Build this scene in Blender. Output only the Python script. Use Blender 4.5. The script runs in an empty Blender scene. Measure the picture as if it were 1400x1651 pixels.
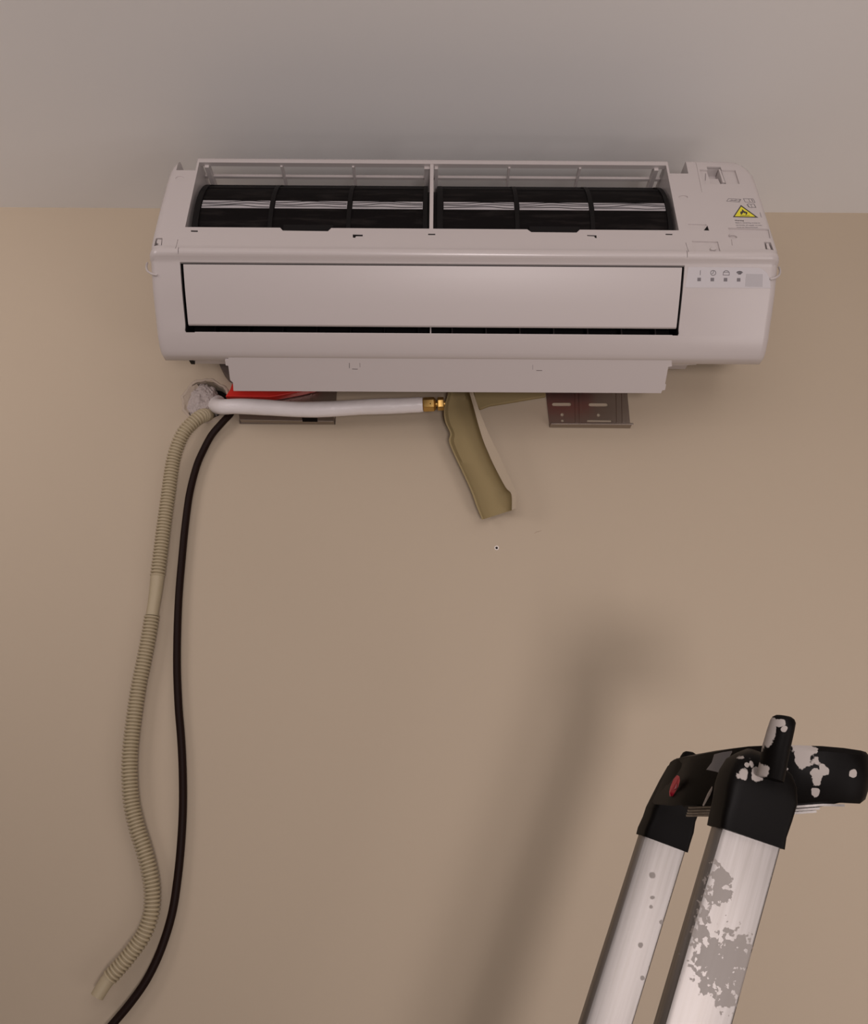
import bpy, bmesh, math, random
from mathutils import Vector, Matrix, noise
from mathutils.geometry import tessellate_polygon
scene = bpy.context.scene
COL = scene.collection
R = math.radians

# ------------------------------------------------------------------ camera
TH, ROLL = R(17.5), R(0.38)
CAMZ, WD = 1.75, 1.19                       # camera height, distance camera - wall (wall at Y=0)
CAM = Vector((0, -WD, CAMZ))
cd = bpy.data.cameras.new('camera'); cam = bpy.data.objects.new('camera', cd); COL.objects.link(cam)
cd.sensor_fit = 'HORIZONTAL'; cd.sensor_width = 36; cd.lens = 36; cd.clip_start = 0.01
MROT = Matrix.Rotation(math.pi/2 + TH, 3, 'X') @ Matrix.Rotation(ROLL, 3, 'Z')
cam.matrix_world = Matrix.Translation(CAM) @ MROT.to_4x4()
scene.camera = cam
# ------------------------------------------------------------------ view, world
vs = scene.view_settings
vs.view_transform = 'Standard'; vs.look = 'None'; vs.exposure = 0.02; vs.gamma = 1.0; vs.use_curve_mapping = False
w = bpy.data.worlds.new('world'); scene.world = w; w.use_nodes = True
bg = w.node_tree.nodes['Background']; bg.inputs[0].default_value = (1.0, .84, .80, 1); bg.inputs[1].default_value = 0.078
def area(name, loc, target, sx, sy, power, spread, col):
    l = bpy.data.lights.new(name, 'AREA'); l.shape = 'RECTANGLE'; l.size = sx; l.size_y = sy; l.energy = power; l.color = col; l.spread = R(spread)
    o = bpy.data.objects.new(name, l); COL.objects.link(o); o.location = loc
    o.rotation_euler = (Vector(target) - Vector(loc)).to_track_quat('-Z', 'Y').to_euler(); return o
LIGHTS = [('low_key_light', (.25, -2.5, 1.17), (.75, 0, 1.95), .36, .36, 7.6, 110),
          ('fill_low_right', (1.7, -2.0, .7), (.5, 0, 1.6), .8, .8, 5.5, 180),
          ('fill_near_right', (1.2, -1.0, 1.0), (1.0, 0, 1.3), .5, .5, 2.6, 180),
          ('fill_upper_left', (-1.2, -.9, 2.4), (-.9, 0, 2.35), .5, .5, 2.35, 130),  # unseen fill, added to brighten the upper left wall
          ('fill_upper_middle', (.1, -1.6, 2.3), (.1, 0, 2.3), 1.7, .7, 4.4, 160)]  # unseen fill, added to brighten the nose of the unit
for a_ in LIGHTS: area(*a_, (1, .89, .88))

# ------------------------------------------------------------------ helpers
def ray(px, py): return MROT @ Vector(((px-700)/1400, -(py-825.5)/1400, -1))
def at(px, py, hd):                          # point seen at a pixel, hd metres in front of the camera (horizontal)
    d = ray(px, py); return CAM + d*(hd/d.y)
def P(x, hd, z): return Vector((x, -WD+hd, CAMZ+z))   # camera-relative horizontal depth and height
class Plane:                                 # a real flat face, used to lay out what sits on it
    def __init__(s, o, u, v):
        s.o = o; s.u = u.normalized(); s.v = (v - s.u*v.dot(s.u)).normalized(); s.n = s.u.cross(s.v)
    def hit(s, px, py):
        d = ray(px, py); k = (s.o-CAM).dot(s.n)/d.dot(s.n); p = CAM + d*k - s.o
        return (p.dot(s.u), p.dot(s.v))
    def pt(s, q, h=0): return s.o + s.u*q[0] + s.v*q[1] + s.n*h
def mat(name, col, rough=.5, metal=0, spec=.5, coat=0):
    m = bpy.data.materials.new(name); m.use_nodes = True; b = m.node_tree.nodes['Principled BSDF']
    b.inputs['Base Color'].default_value = (*col, 1); b.inputs['Roughness'].default_value = rough
    b.inputs['Metallic'].default_value = metal; b.inputs['Specular IOR Level'].default_value = spec
    b.inputs['Coat Weight'].default_value = coat
    return m
def bump(m, scale, strength, dist=.001, detail=4, stretch=None):
    nt = m.node_tree; b = nt.nodes['Principled BSDF']
    tc = nt.nodes.new('ShaderNodeTexCoord'); mp = nt.nodes.new('ShaderNodeMapping'); nz = nt.nodes.new('ShaderNodeTexNoise'); bp = nt.nodes.new('ShaderNodeBump')
    nz.inputs['Scale'].default_value = scale; nz.inputs['Detail'].default_value = detail
    if stretch: mp.inputs['Scale'].default_value = stretch
    bp.inputs['Strength'].default_value = strength; bp.inputs['Distance'].default_value = dist
    nt.links.new(tc.outputs['Object'], mp.inputs[0]); nt.links.new(mp.outputs[0], nz.inputs['Vector'])
    nt.links.new(nz.outputs[0], bp.inputs['Height']); nt.links.new(bp.outputs[0], b.inputs['Normal'])
    return nz
def tint(m, c1, c2, scale, lo=.35, hi=.65, stretch=(1,1,1), detail=4):
    nt = m.node_tree; b = nt.nodes['Principled BSDF']
    tc = nt.nodes.new('ShaderNodeTexCoord'); mp = nt.nodes.new('ShaderNodeMapping'); nz = nt.nodes.new('ShaderNodeTexNoise'); cr = nt.nodes.new('ShaderNodeValToRGB')
    mp.inputs['Scale'].default_value = stretch; nz.inputs['Scale'].default_value = scale; nz.inputs['Detail'].default_value = detail
    cr.color_ramp.elements[0].position = lo; cr.color_ramp.elements[1].position = hi
    cr.color_ramp.elements[0].color = (*c1, 1); cr.color_ramp.elements[1].color = (*c2, 1)
    nt.links.new(tc.outputs['Object'], mp.inputs[0]); nt.links.new(mp.outputs[0], nz.inputs['Vector'])
    nt.links.new(nz.outputs[0], cr.inputs[0]); nt.links.new(cr.outputs[0], b.inputs['Base Color'])
def blobs(m, pts, col, nscale=60, namp=.5, rough=None):
    """paint splashes: (centre, radius) in object space, edge broken up by noise"""
    nt = m.node_tree; b = nt.nodes['Principled BSDF']; L = nt.links
    tc = nt.nodes.new('ShaderNodeTexCoord'); nz = nt.nodes.new('ShaderNodeTexNoise'); nz.inputs['Scale'].default_value = nscale; nz.inputs['Detail'].default_value = 5
    L.new(tc.outputs['Object'], nz.inputs['Vector']); acc = None
    for c, r, sc in pts:
        r *= .85
        vs_ = nt.nodes.new('ShaderNodeVectorMath'); vs_.operation = 'SUBTRACT'; L.new(tc.outputs['Object'], vs_.inputs[0]); vs_.inputs[1].default_value = c
        vm = nt.nodes.new('ShaderNodeVectorMath'); vm.operation = 'MULTIPLY'; L.new(vs_.outputs[0], vm.inputs[0]); vm.inputs[1].default_value = sc
        ln = nt.nodes.new('ShaderNodeVectorMath'); ln.operation = 'LENGTH'; L.new(vm.outputs[0], ln.inputs[0])
        a = nt.nodes.new('ShaderNodeMath'); a.operation = 'MULTIPLY_ADD'; L.new(ln.outputs['Value'], a.inputs[0]); a.inputs[1].default_value = -1/r; a.inputs[2].default_value = 1
        if acc is None: acc = a.outputs[0]
        else:
            mx = nt.nodes.new('ShaderNodeMath'); mx.operation = 'MAXIMUM'; L.new(acc, mx.inputs[0]); L.new(a.outputs[0], mx.inputs[1]); acc = mx.outputs[0]
    n2 = nt.nodes.new('ShaderNodeMath'); n2.operation = 'MULTIPLY_ADD'; L.new(nz.outputs[0], n2.inputs[0]); n2.inputs[1].default_value = namp*2; n2.inputs[2].default_value = -namp
    ad = nt.nodes.new('ShaderNodeMath'); ad.operation = 'ADD'; L.new(acc, ad.inputs[0]); L.new(n2.outputs[0], ad.inputs[1])
    mr = nt.nodes.new('ShaderNodeMapRange'); L.new(ad.outputs[0], mr.inputs[0]); mr.inputs[1].default_value = .22; mr.inputs[2].default_value = .30
    mx = nt.nodes.new('ShaderNodeMix'); mx.data_type = 'RGBA'; L.new(mr.outputs[0], mx.inputs[0])
    src = b.inputs['Base Color'].links[0].from_socket if b.inputs['Base Color'].links else None
    if src: L.new(src, mx.inputs[6])
    else: mx.inputs[6].default_value = b.inputs['Base Color'].default_value
    mx.inputs[7].default_value = (*col, 1); L.new(mx.outputs[2], b.inputs['Base Color'])
    m2 = nt.nodes.new('ShaderNodeMath'); m2.operation = 'MULTIPLY_ADD'; L.new(mr.outputs[0], m2.inputs[0])
    m0 = b.inputs['Metallic'].default_value; m2.inputs[1].default_value = -m0; m2.inputs[2].default_value = m0; L.new(m2.outputs[0], b.inputs['Metallic'])

def smooth(me, ang=35):
    me.polygons.foreach_set('use_smooth', [True]*len(me.polygons)); me.set_sharp_from_angle(angle=R(ang))
def prop(o, label=None, cat=None, group=None, kind=None):
    for k, v in (('label', label), ('category', cat), ('group', group), ('kind', kind)):
        if v: o[k] = v
    return o
def root(name, loc, label, cat, group=None):
    o = bpy.data.objects.new(name, None); COL.objects.link(o); o.location = loc; o.empty_display_size = .05
    return prop(o, label, cat, group)
def rootof(p):
    while p.parent: p = p.parent
    return p
def obj(name, bm, m, parent=None, loc=None, ang=35, bev=0, seg=2, label=None):
    """bm in world coordinates -> one mesh object"""
    o_ = Vector(rootof(parent).location) if parent else Vector(loc or (0,0,0))
    bmesh.ops.remove_doubles(bm, verts=bm.verts, dist=1e-6)
    bmesh.ops.recalc_face_normals(bm, faces=bm.faces)
    bmesh.ops.translate(bm, verts=bm.verts, vec=-o_)
    me = bpy.data.meshes.new(name); bm.to_mesh(me); bm.free(); smooth(me, ang)
    me.materials.append(m)
    o = bpy.data.objects.new(name, me); COL.objects.link(o)
    if parent: o.parent = parent
    else: o.location = o_
    if bev:
        b = o.modifiers.new('bevel', 'BEVEL'); b.width = bev; b.segments = seg; b.limit_method = 'ANGLE'; b.angle_limit = R(40); b.harden_normals = True
    if label: o['label'] = label
    return o
def solid(bm, pf, pb, holes_f=(), holes_b=()):
    """closed solid between two matching outlines (lists of points), with matching holes"""
    loops_f = [list(pf)]+[list(h) for h in holes_f]; loops_b = [list(pb)]+[list(h) for h in holes_b]
    vf = [[bm.verts.new(p) for p in l] for l in loops_f]; vb = [[bm.verts.new(p) for p in l] for l in loops_b]
    fv = sum(vf, []); bv = sum(vb, [])
    if len(loops_f) == 1:
        bm.faces.new(fv); bm.faces.new(bv[::-1])
    else:
        n = (loops_f[0][1]-loops_f[0][0]).cross(loops_f[0][-1]-loops_f[0][0])
        for t in tessellate_polygon(loops_f):
            try: bm.faces.new([fv[i] for i in t]); bm.faces.new([bv[i] for i in t[::-1]])
            except ValueError: pass
    for a, b in zip(vf, vb):
        for i in range(len(a)):
            j = (i+1) % len(a); bm.faces.new((a[i], b[i], b[j], a[j]))
def box(bm, c0, c1):
    x0, y0, z0 = c0; x1, y1, z1 = c1
    f = [Vector(v) for v in ((x0,y0,z0),(x1,y0,z0),(x1,y0,z1),(x0,y0,z1))]; b = [v + Vector((0,y1-y0,0)) for v in f]
    solid(bm, f, b)
def bx(bm, x0, x1, h0, h1, z0, z1): box(bm, P(x0,h0,z0), P(x1,h1,z1))
def slab(bm, pl, pxs, h0, h1, holes=()):     # polygon given by pixels, laid on plane pl, from height h0 to h1
    q = [pl.hit(*p) for p in pxs]; hs = [[pl.hit(*p) for p in h] for h in holes]
    solid(bm, [pl.pt(a,h1) for a in q], [pl.pt(a,h0) for a in q], [[pl.pt(a,h1) for a in h] for h in hs], [[pl.pt(a,h0) for a in h] for h in hs])
def slabq(bm, pl, q, h0, h1): solid(bm, [pl.pt(a,h1) for a in q], [pl.pt(a,h0) for a in q])
def lines(bm, pl, polys, wd, h0, h1):        # thin raised strokes on a plane, polylines in plane coords
    for poly in polys:
        for a, b in zip(poly[:-1], poly[1:]):
            a = Vector(a); b = Vector(b); d = b-a
            if d.length < 1e-7: continue
            d.normalize(); n = Vector((-d.y, d.x))*wd/2; e = d*wd*.3
            slabq(bm, pl, [a-e-n, b+e-n, b+e+n, a-e+n], h0, h1)
def circ(cx, cy, rx, ry, n=16, a0=0, a1=360):
    full = abs(a1-a0) >= 360; k = n if full else n+1
    return [(cx+rx*math.cos(R(a0+(a1-a0)*i/n)), cy+ry*math.sin(R(a0+(a1-a0)*i/n))) for i in range(k)]
def rslot(x0, x1, cy, r, n=6):
    return circ(x1-r, cy, r, r, n, -90, 90) + circ(x0+r, cy, r, r, n, 90, 270)
def resample(pts, step, extra=None):
    """Catmull-Rom through pts (Vectors); returns list of points about step apart"""
    out = []; n = len(pts); g = lambda i: pts[max(0, min(n-1, i))] if 0 <= i < n else (pts[0]*2-pts[1] if i < 0 else pts[-1]*2-pts[-2])
    for i in range(n-1):
        p0, p1, p2, p3 = g(i-1), g(i), g(i+1), g(i+2)
        for k in range(40):
            t = k/40; out.append(.5*((2*p1)+(p2-p0)*t+(2*p0-5*p1+4*p2-p3)*t*t+(3*p1-p0-3*p2+p3)*t**3))
    out.append(pts[-1]); res = [out[0].copy()]; acc = 0
    for a, b in zip(out[:-1], out[1:]):
        L = (b-a).length
        while L > 0 and acc + L >= step:
            k = (step-acc)/L; a = a.lerp(b, k); res.append(a.copy()); L = (b-a).length; acc = 0
        acc += L
    return res
def tube(bm, pts, rad, n=16, cap=True, flat=1.0, hollow=None):
    """sweep a ring along pts; rad = number or function(i, s)"""
    t0 = (pts[1]-pts[0]).normalized(); u = t0.cross(Vector((0,1,0)))
    if u.length < .1: u = t0.cross(Vector((0,0,1)))
    u.normalize(); rings = []; s = 0
    for i, p in enumerate(pts):
        t = (pts[min(i+1, len(pts)-1)]-pts[max(i-1, 0)]).normalized()
        u = (u - t*u.dot(t)).normalized(); v = t.cross(u)
        if i: s += (p-pts[i-1]).length
        r = rad(i, s) if callable(rad) else rad
        rings.append([bm.verts.new(p + (u*math.cos(a)*r + v*math.sin(a)*r*flat)) for a in [2*math.pi*k/n for k in range(n)]])
    for a, b in zip(rings[:-1], rings[1:]):
        for k in range(n): bm.faces.new((a[k], a[(k+1)%n], b[(k+1)%n], b[k]))
    if cap: bm.faces.new(rings[0][::-1]); bm.faces.new(rings[-1])
    return rings
def cyl(bm, p0, p1, r, n=24, r1=None):
    tube(bm, [Vector(p0), Vector(p1)], lambda i, s: r if i == 0 else (r1 if r1 is not None else r), n)
def boolean(o, bms):
    for bm in bms:
        bmesh.ops.recalc_face_normals(bm, faces=bm.faces)
        me = bpy.data.meshes.new('cut'); bmesh.ops.translate(bm, verts=bm.verts, vec=-rootof(o).location if o.parent else -o.location); bm.to_mesh(me); bm.free()
        c = bpy.data.objects.new('cut', me); COL.objects.link(c); c.location = rootof(o).location if o.parent else o.location
        md = o.modifiers.new('b', 'BOOLEAN'); md.operation = 'DIFFERENCE'; md.solver = 'EXACT'; md.object = c
        bpy.context.view_layer.update(); dg = bpy.context.evaluated_depsgraph_get()
        nm = bpy.data.meshes.new_from_object(o.evaluated_get(dg)); o.modifiers.remove(md); old = o.data; o.data = nm; nm.name = old.name
        bpy.data.objects.remove(c)
    smooth(o.data, 35)
def text_mesh(body, size, pl, q, h, bold=False, rot=0):
    cu = bpy.data.curves.new('t', 'FONT'); cu.body = body; cu.size = size; cu.extrude = 0; cu.offset = .00006 if bold else 0.00002; cu.resolution_u = 2
    o = bpy.data.objects.new('t', cu); COL.objects.link(o); bpy.context.view_layer.update(); dg = bpy.context.evaluated_depsgraph_get()
    me = bpy.data.meshes.new_from_object(o.evaluated_get(dg)); bpy.data.objects.remove(o)
    bm = bmesh.new(); bm.from_mesh(me)
    for v in bm.verts:
        x, y = v.co.x, v.co.y; c, s = math.cos(rot), math.sin(rot)
        v.co = pl.pt((q[0]+x*c-y*s, q[1]+x*s+y*c), h)
    return bm

# ------------------------------------------------------------------ materials
M_wall = mat('beige_wall_paint', (.485, .405, .305), .75, spec=.25); bump(M_wall, 260, .12, .0006)
M_ceil = mat('white_ceiling_paint', (.83, .825, .81), .85, spec=.2); bump(M_ceil, 180, .1, .0006)
M_floor = mat('pale_floor_tile', (.5, .46, .42), .5); tint(M_floor, (.46,.42,.38), (.54,.49,.44), 3)
M_white = mat('white_plastic', (.535, .49, .475), .25)
M_white2 = mat('white_plastic_satin', (.535, .49, .475), .36)
M_seam = mat('seam_shadow_plastic', (.16,.14,.14), .6)
M_black = mat('black_plastic_matt', (.006, .005, .005), .6, spec=.2)
M_filter = mat('black_filter_mesh', (.004, .003, .003), .7, spec=.12); tint(M_filter, (.003,.002,.002), (.016,.013,.012), 60, .5, .75, (.35,1,2.5))
M_fframe = mat('black_filter_frame', (.005, .004, .004), .6, spec=.18)
M_band = mat('grey_metal_strip', (.42, .40, .41), .4)
M_disp = mat('display_plastic', (.54, .515, .525), .3)
M_dispw = mat('display_window', (.44, .42, .43), .25)
M_ink = mat('grey_ink', (.17, .155, .165), .6)
M_inkl = mat('dark_ink', (.05, .04, .04), .6)
M_yel = mat('yellow_print', (.75, .68, .04), .45)
M_steel = mat('galvanised_steel', (.38, .33, .29), .38, 1); bump(M_steel, 120, .15, .0005)
M_red = mat('red_plastic', (.75, .035, .025), .3)
M_ins = mat('white_pipe_foam', (.84, .80, .80), .35); bump(M_ins, 90, .5, .002)
M_brass = mat('brass', (.62, .40, .13), .42, 1)
M_brassd = mat('dark_brass', (.42, .22, .07), .35, 1)
M_foam = mat('beige_foam', (.29, .225, .112), .8, spec=.2); bump(M_foam, 300, .2, .0006)
M_hose = mat('beige_hose_plastic', (.43, .36, .235), .55)
M_cable = mat('dark_brown_cable', (.011, .0035, .002), .55, spec=.15)
M_plug = mat('grey_crumpled_filler', (.47, .41, .385), .8); bump(M_plug, 160, .8, .003)
M_plast = mat('broken_plaster', (.47, .39, .31), .9); bump(M_plast, 150, .8, .002)
M_dark = mat('dark_hole', (.01, .008, .007), .9, spec=.1)
M_vane = mat('dark_vane', (.022,.016,.015), .6)
M_scroll = mat('dark_brown_housing', (.14, .11, .10), .6)

# ------------------------------------------------------------------ setting
HC = at(700, 338.8, WD).z                     # ceiling height where it meets the wall
bm = bmesh.new()
HX, HZ = at(332, 646, WD).x, at(332, 646, WD).z; HR = .0335
rnd = random.Random(4)
hole = [(HX+HR*(1+.05*math.sin(3*a+1)+.03*math.sin(7*a))*math.cos(a), HZ+HR*(1+.05*math.sin(3*a+1)+.03*math.sin(7*a))*math.sin(a)) for a in [2*math.pi*i/40 for i in range(40)]]
S1 = at(801, 883.5, WD)
h2 = circ(S1.x, S1.z, .0021, .0021, 12)
out = [(-2.6, 0), (2.6, 0), (2.6, HC), (-2.6, HC)]
V = lambda l, y: [Vector((a, y, b)) for a, b in l]
solid(bm, V(out, 0), V(out, .2), [V(hole, 0), V(h2, 0)], [V(hole, .2), V(h2, .2)])
prop(obj('wall_back', bm, M_wall), kind='structure')
for sd, xx in (('left', -2.7), ('right', 2.6)):
    bm = bmesh.new(); box(bm, (xx, -3.2, 0), (xx+.1, 0, HC)); prop(obj('wall_'+sd, bm, M_wall), kind='structure')
bm = bmesh.new(); box(bm, (-2.6, -3.2, HC), (2.6, .2, HC+.1)); prop(obj('ceiling', bm, M_ceil), kind='structure')
bm = bmesh.new(); box(bm, (-2.6, -3.2, -.1), (2.6, .2, 0)); prop(obj('floor', bm, M_floor), kind='structure')

# ------------------------------------------------------------------ air conditioner
def pz(pl, lst): return [pl.hit(*p) for p in lst]
XL, XR = -.364, .437
AC = root('air_conditioner', P(.037, 1.14, .539), 'white air conditioner with its front panel off, hung high on the beige wall', 'air conditioner')
SL = .2315                                     # lean of the upper face
def hup(z): return .9475 + (z-.650)*SL
UP = Plane(P(0, hup(.650), .650), Vector((1,0,0)), P(0,hup(.8),.8)-P(0,hup(.65),.65))
UP.n = UP.u.cross(UP.v)
LEV = [(.539,1.034,1.044,.007,.006,.008),(.5405,1.030,1.048,.0035,.003,.009),(.5435,1.026,1.054,.0015,.001,.010),(.549,1.0195,1.064,.0005,.0005,.010),(.560,1.008,1.085,0,0,.011),(.575,.9965,1.11,0,0,.011),
       (.590,.984,1.135,0,0,.011),(.605,.9725,1.15,0,0,.011),(.620,.9625,1.16,0,0,.012),(.630,.9565,1.165,0,0,.012),(.6335,.9540,1.165,0,0,.013),
       (.6355,.9490,1.165,0,0,.014),(.638,.9462,1.165,-.0005,-.0005,.015),(.6415,.9448,1.165,-.0008,-.0008,.016),(.645,.9452,1.165,-.0005,-.0005,.016),(.648,.9467,1.165,0,0,.015),(.651,hup(.651),1.165,.0005,.0005,.012),
       (.67,hup(.67),1.165,.0005,.002,.010),(.72,hup(.72),1.165,.001,.004,.009),(.77,hup(.77),1.165,.002,.0055,.009),(.79,hup(.79),1.165,.003,.007,.009),(.80,hup(.80),1.165,.0055,.011,.009),(.808,hup(.808),1.165,.009,.016,.010),(.813,hup(.813),1.165,.012,.023,.010),(.8155,hup(.8155)+.001,1.165,.014,.032,.010)]
bm = bmesh.new(); rings = []
for z, hf, hb, il, ir, r in LEV:
    x0, x1 = XL+il, XR-ir; pl = []
    pl.append((x0, hb))
    pl += [(x0+r-r*math.cos(a), hf+r-r*math.sin(a)) for a in [math.pi/2*i/8 for i in range(9)]]
    pl += [(x1-r+r*math.sin(a), hf+r-r*math.cos(a)) for a in [math.pi/2*i/8 for i in range(9)]]
    pl.append((x1, hb))
    rings.append([bm.verts.new(P(x, h, z)) for x, h in pl])
n = len(rings[0])
for a, b in zip(rings[:-1], rings[1:]):
    for i in range(n): bm.faces.new((a[i], a[(i+1)%n], b[(i+1)%n], b[i]))
bm.faces.new(rings[0][::-1]); bm.faces.new(rings[-1])
bmesh.ops.triangulate(bm, faces=bm.faces)
casing = obj('casing', bm, M_white, AC)
OX0, OX1 = -.3225, .3125
def B(*a):
    b = bmesh.new(); bx(b, *a); return b
cuts = [B(OX0-.0, OX1+.0, .90, 1.10, .683, .8065),              # filter opening
        B(OX0, OX1, hup(.8155)+.0055, 1.155, .66, .86),          # interior, open at the top
        B(-.3512, OX0-.0028, .90, 1.2, .7905, .86),              # notch left
        B(OX1+.0030, .3405, .90, 1.2, .7905, .86),               # notch right
        B(-.3245, .3160, .90, 1.045, .5605, .6315)]              # louvre recess
# two filter grip notches in the lower edge of the opening
b = bmesh.new()
slab(b, UP, [(446,360),(452,367.3),(456,371.8),(529,372.8),(534,368),(538,360)], -.02, .02)
slab(b, UP, [(846,360),(851,370.3),(857,374.3),(930,375),(935,370.5),(940,360)], -.02, .02)
cuts.append(b)
# slots and pockets through the upper face
b = bmesh.new()
for pg in ([(308,371),(319,371.3),(319,374),(308,373.7)], [(569,377.5),(585,378),(585,381),(574,381),(573,383.5),(569,383)],
           [(690.5,376.5),(702,376.5),(702,379),(690.5,379)], [(947,378.5),(962,379),(962.5,384),(959.5,383.5),(958.5,381),(947,380.5)],
           [(1073.5,376.5),(1084.5,376.7),(1084.5,379),(1073.5,378.8)]):
    slab(b, UP, pg, -.008, .004)
slab(b, UP, [(251,383.5),(262,383.8),(261,395.5),(248,395.5)], -.009, .004)
slab(b, UP, [(1232,390),(1243,390.5),(1248,403),(1235,402)], -.009, .004)
slab(b, UP, [(1141,363.5),(1144,371.8),(1135,371.5)], -.008, .004)                               # triangular slot
slab(b, UP, [(1110,361),(1140,362),(1134.5,370),(1113,370.5)], -.0015, .004)
slab(b, UP, [(1116,388.5),(1158,389.5),(1162,406),(1119,405)], -.0022, .004)
slab(b, UP, [(1174,367)]+[(1240,369),(1243,384),(1179,383)], -.003, .004)
slab(b, UP, [(1128,273.5),(1186,274.5),(1193,296.5),(1135,296.5)], -.003, .004)
# seams
slab(b, UP, [(286.6,386),(287.5,386),(283.8,401.5),(282.9,401.5)], -.0012, .004)
slab(b, UP, [(1105.5,391),(1106.4,391),(1111,407),(1110.1,407)], -.0012, .004)
slab(b, UP, [(1121.3,262),(1122.8,262),(1132.5,310),(1131,310)], -.0007, .004)
slab(b, UP, [(1179,386),(1180,386),(1181.5,396),(1180.5,396)], -.001, .004)
cuts.append(b)
b = bmesh.new()
slab(b, UP, [(1139.5,268.5),(1162,269),(1171.5,294.5),(1147.5,294)], -.016, .004)
slab(b, UP, circ(1182.5,380.5,8,4.5,20), -.0055, .004)
slab(b, UP, circ(1102,318,7.5,3.2,20), -.0015, .004)
slab(b, UP, circ(290,287.5,7,3.4,20), -.0008, .004)
cuts.append(b)
# seams in the nose beside the louvre
b = bmesh.new()
bx(b, -.3250, -.3243, .93, .9475, .6325, .6465); bx(b, .3168, .3175, .93, .9475, .6325, .6465)
cuts.append(b)
boolean(casing, cuts)

for pg in ([(308,371),(319,371.3),(319,374),(308,373.7)], [(569,377.5),(585,378),(585,381),(574,381),(573,383.5),(569,383)],
           [(690.5,376.5),(702,376.5),(702,379),(690.5,379)], [(947,378.5),(962,379),(962.5,384),(959.5,383.5),(958.5,381),(947,380.5)],
           [(1073.5,376.5),(1084.5,376.7),(1084.5,379),(1073.5,378.8)], [(1141,363.5),(1144,371.8),(1135,371.5)]):
    b = bmesh.new(); slab(b, UP, pg, -.0078, -.0010); obj('slot_shade_plug', b, M_black, casing)  # black plugs added to stand in for the shade inside the slots
# small fittings of the casing (sub-parts)
b = bmesh.new(); slab(b, UP, [(254,384.5),(260.5,385),(259.5,394),(255,394),(255,391),(252.5,391),(252,389)], -.008, -.001); obj('clip', b, M_white2, casing, bev=.0003)
b = bmesh.new(); slab(b, UP, [(1236,391),(1240,391),(1244,401),(1238,400)], -.008, -.001)
obj('clip', b, M_white2, casing, bev=.0003)
b = bmesh.new(); slab(b, UP, circ(1150.5,401,5,2.4,16), -.002, .0008)
obj('latch', b, M_white2, casing, bev=.0004)
b = bmesh.new(); slab(b, UP, [(1145,282),(1160,282.5),(1165.5,293),(1148.5,292.5)], -.015, -.006); slab(b, UP, [(1159.5,272),(1162,272),(1170,293.5),(1166,293)], -.015, -.001)
obj('terminal_cover', b, M_white2, casing)
b = bmesh.new(); lines(b, UP, [pz(UP, [(1139,277),(1138.5,288)]), pz(UP, [(1139.5,268.3),(1162.5,268.8),(1171.8,294.6),(1147.5,294.3)])], .0006, -.0031, -.0026); obj('pocket_edge', b, M_seam, casing)
for pl_ in ([(237.5,424,.983),(236.2,430,.974),(237.5,436,.968),(242,440,.9635),(248,442.5,.9625),(254,443.5,.9635)], [(1256.5,431,.983),(1258.3,437,.974),(1257,443,.968),(1252.5,447,.9635),(1246.5,449.3,.9625),(1241,450.2,.9635)]):
    b = bmesh.new(); tube(b, resample([at(*p) for p in pl_], .0015), .0014, 8); obj('corner_lip', b, M_white2, casing)

# top grille
g = bmesh.new()
bx(g, OX0, OX1, 1.0145, 1.0195, .8085, .8125)
for px in (449.5, 565.5, 818, 932.5):
    x = (px-700)/1400*1.183; bx(g, x-.0016, x+.0016, .989, 1.15, .8045, .8125)
for x0, x1 in ((-.3165,-.3105), (-.0165,-.0085), (-.0025,.0025), (.2975,.3035)): bx(g, x0, x1, .989, 1.15, .8025, .8125)
for h in (1.05, 1.085, 1.12): bx(g, OX0, OX1, h-.0025, h+.0025, .8085, .8125)
obj('top_grille', g, M_white2, AC, bev=.0005)
b = bmesh.new(); q = [P(-.0085, hup(.682)+.001, .680), P(-.0035, hup(.682)+.001, .680), P(-.0035, hup(.807)+.001, .8085), P(-.0085, hup(.807)+.001, .8085)]
solid(b, q, [v+Vector((0,.006,0)) for v in q]); obj('centre_stile', b, M_white2, AC, bev=.0004)

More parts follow.
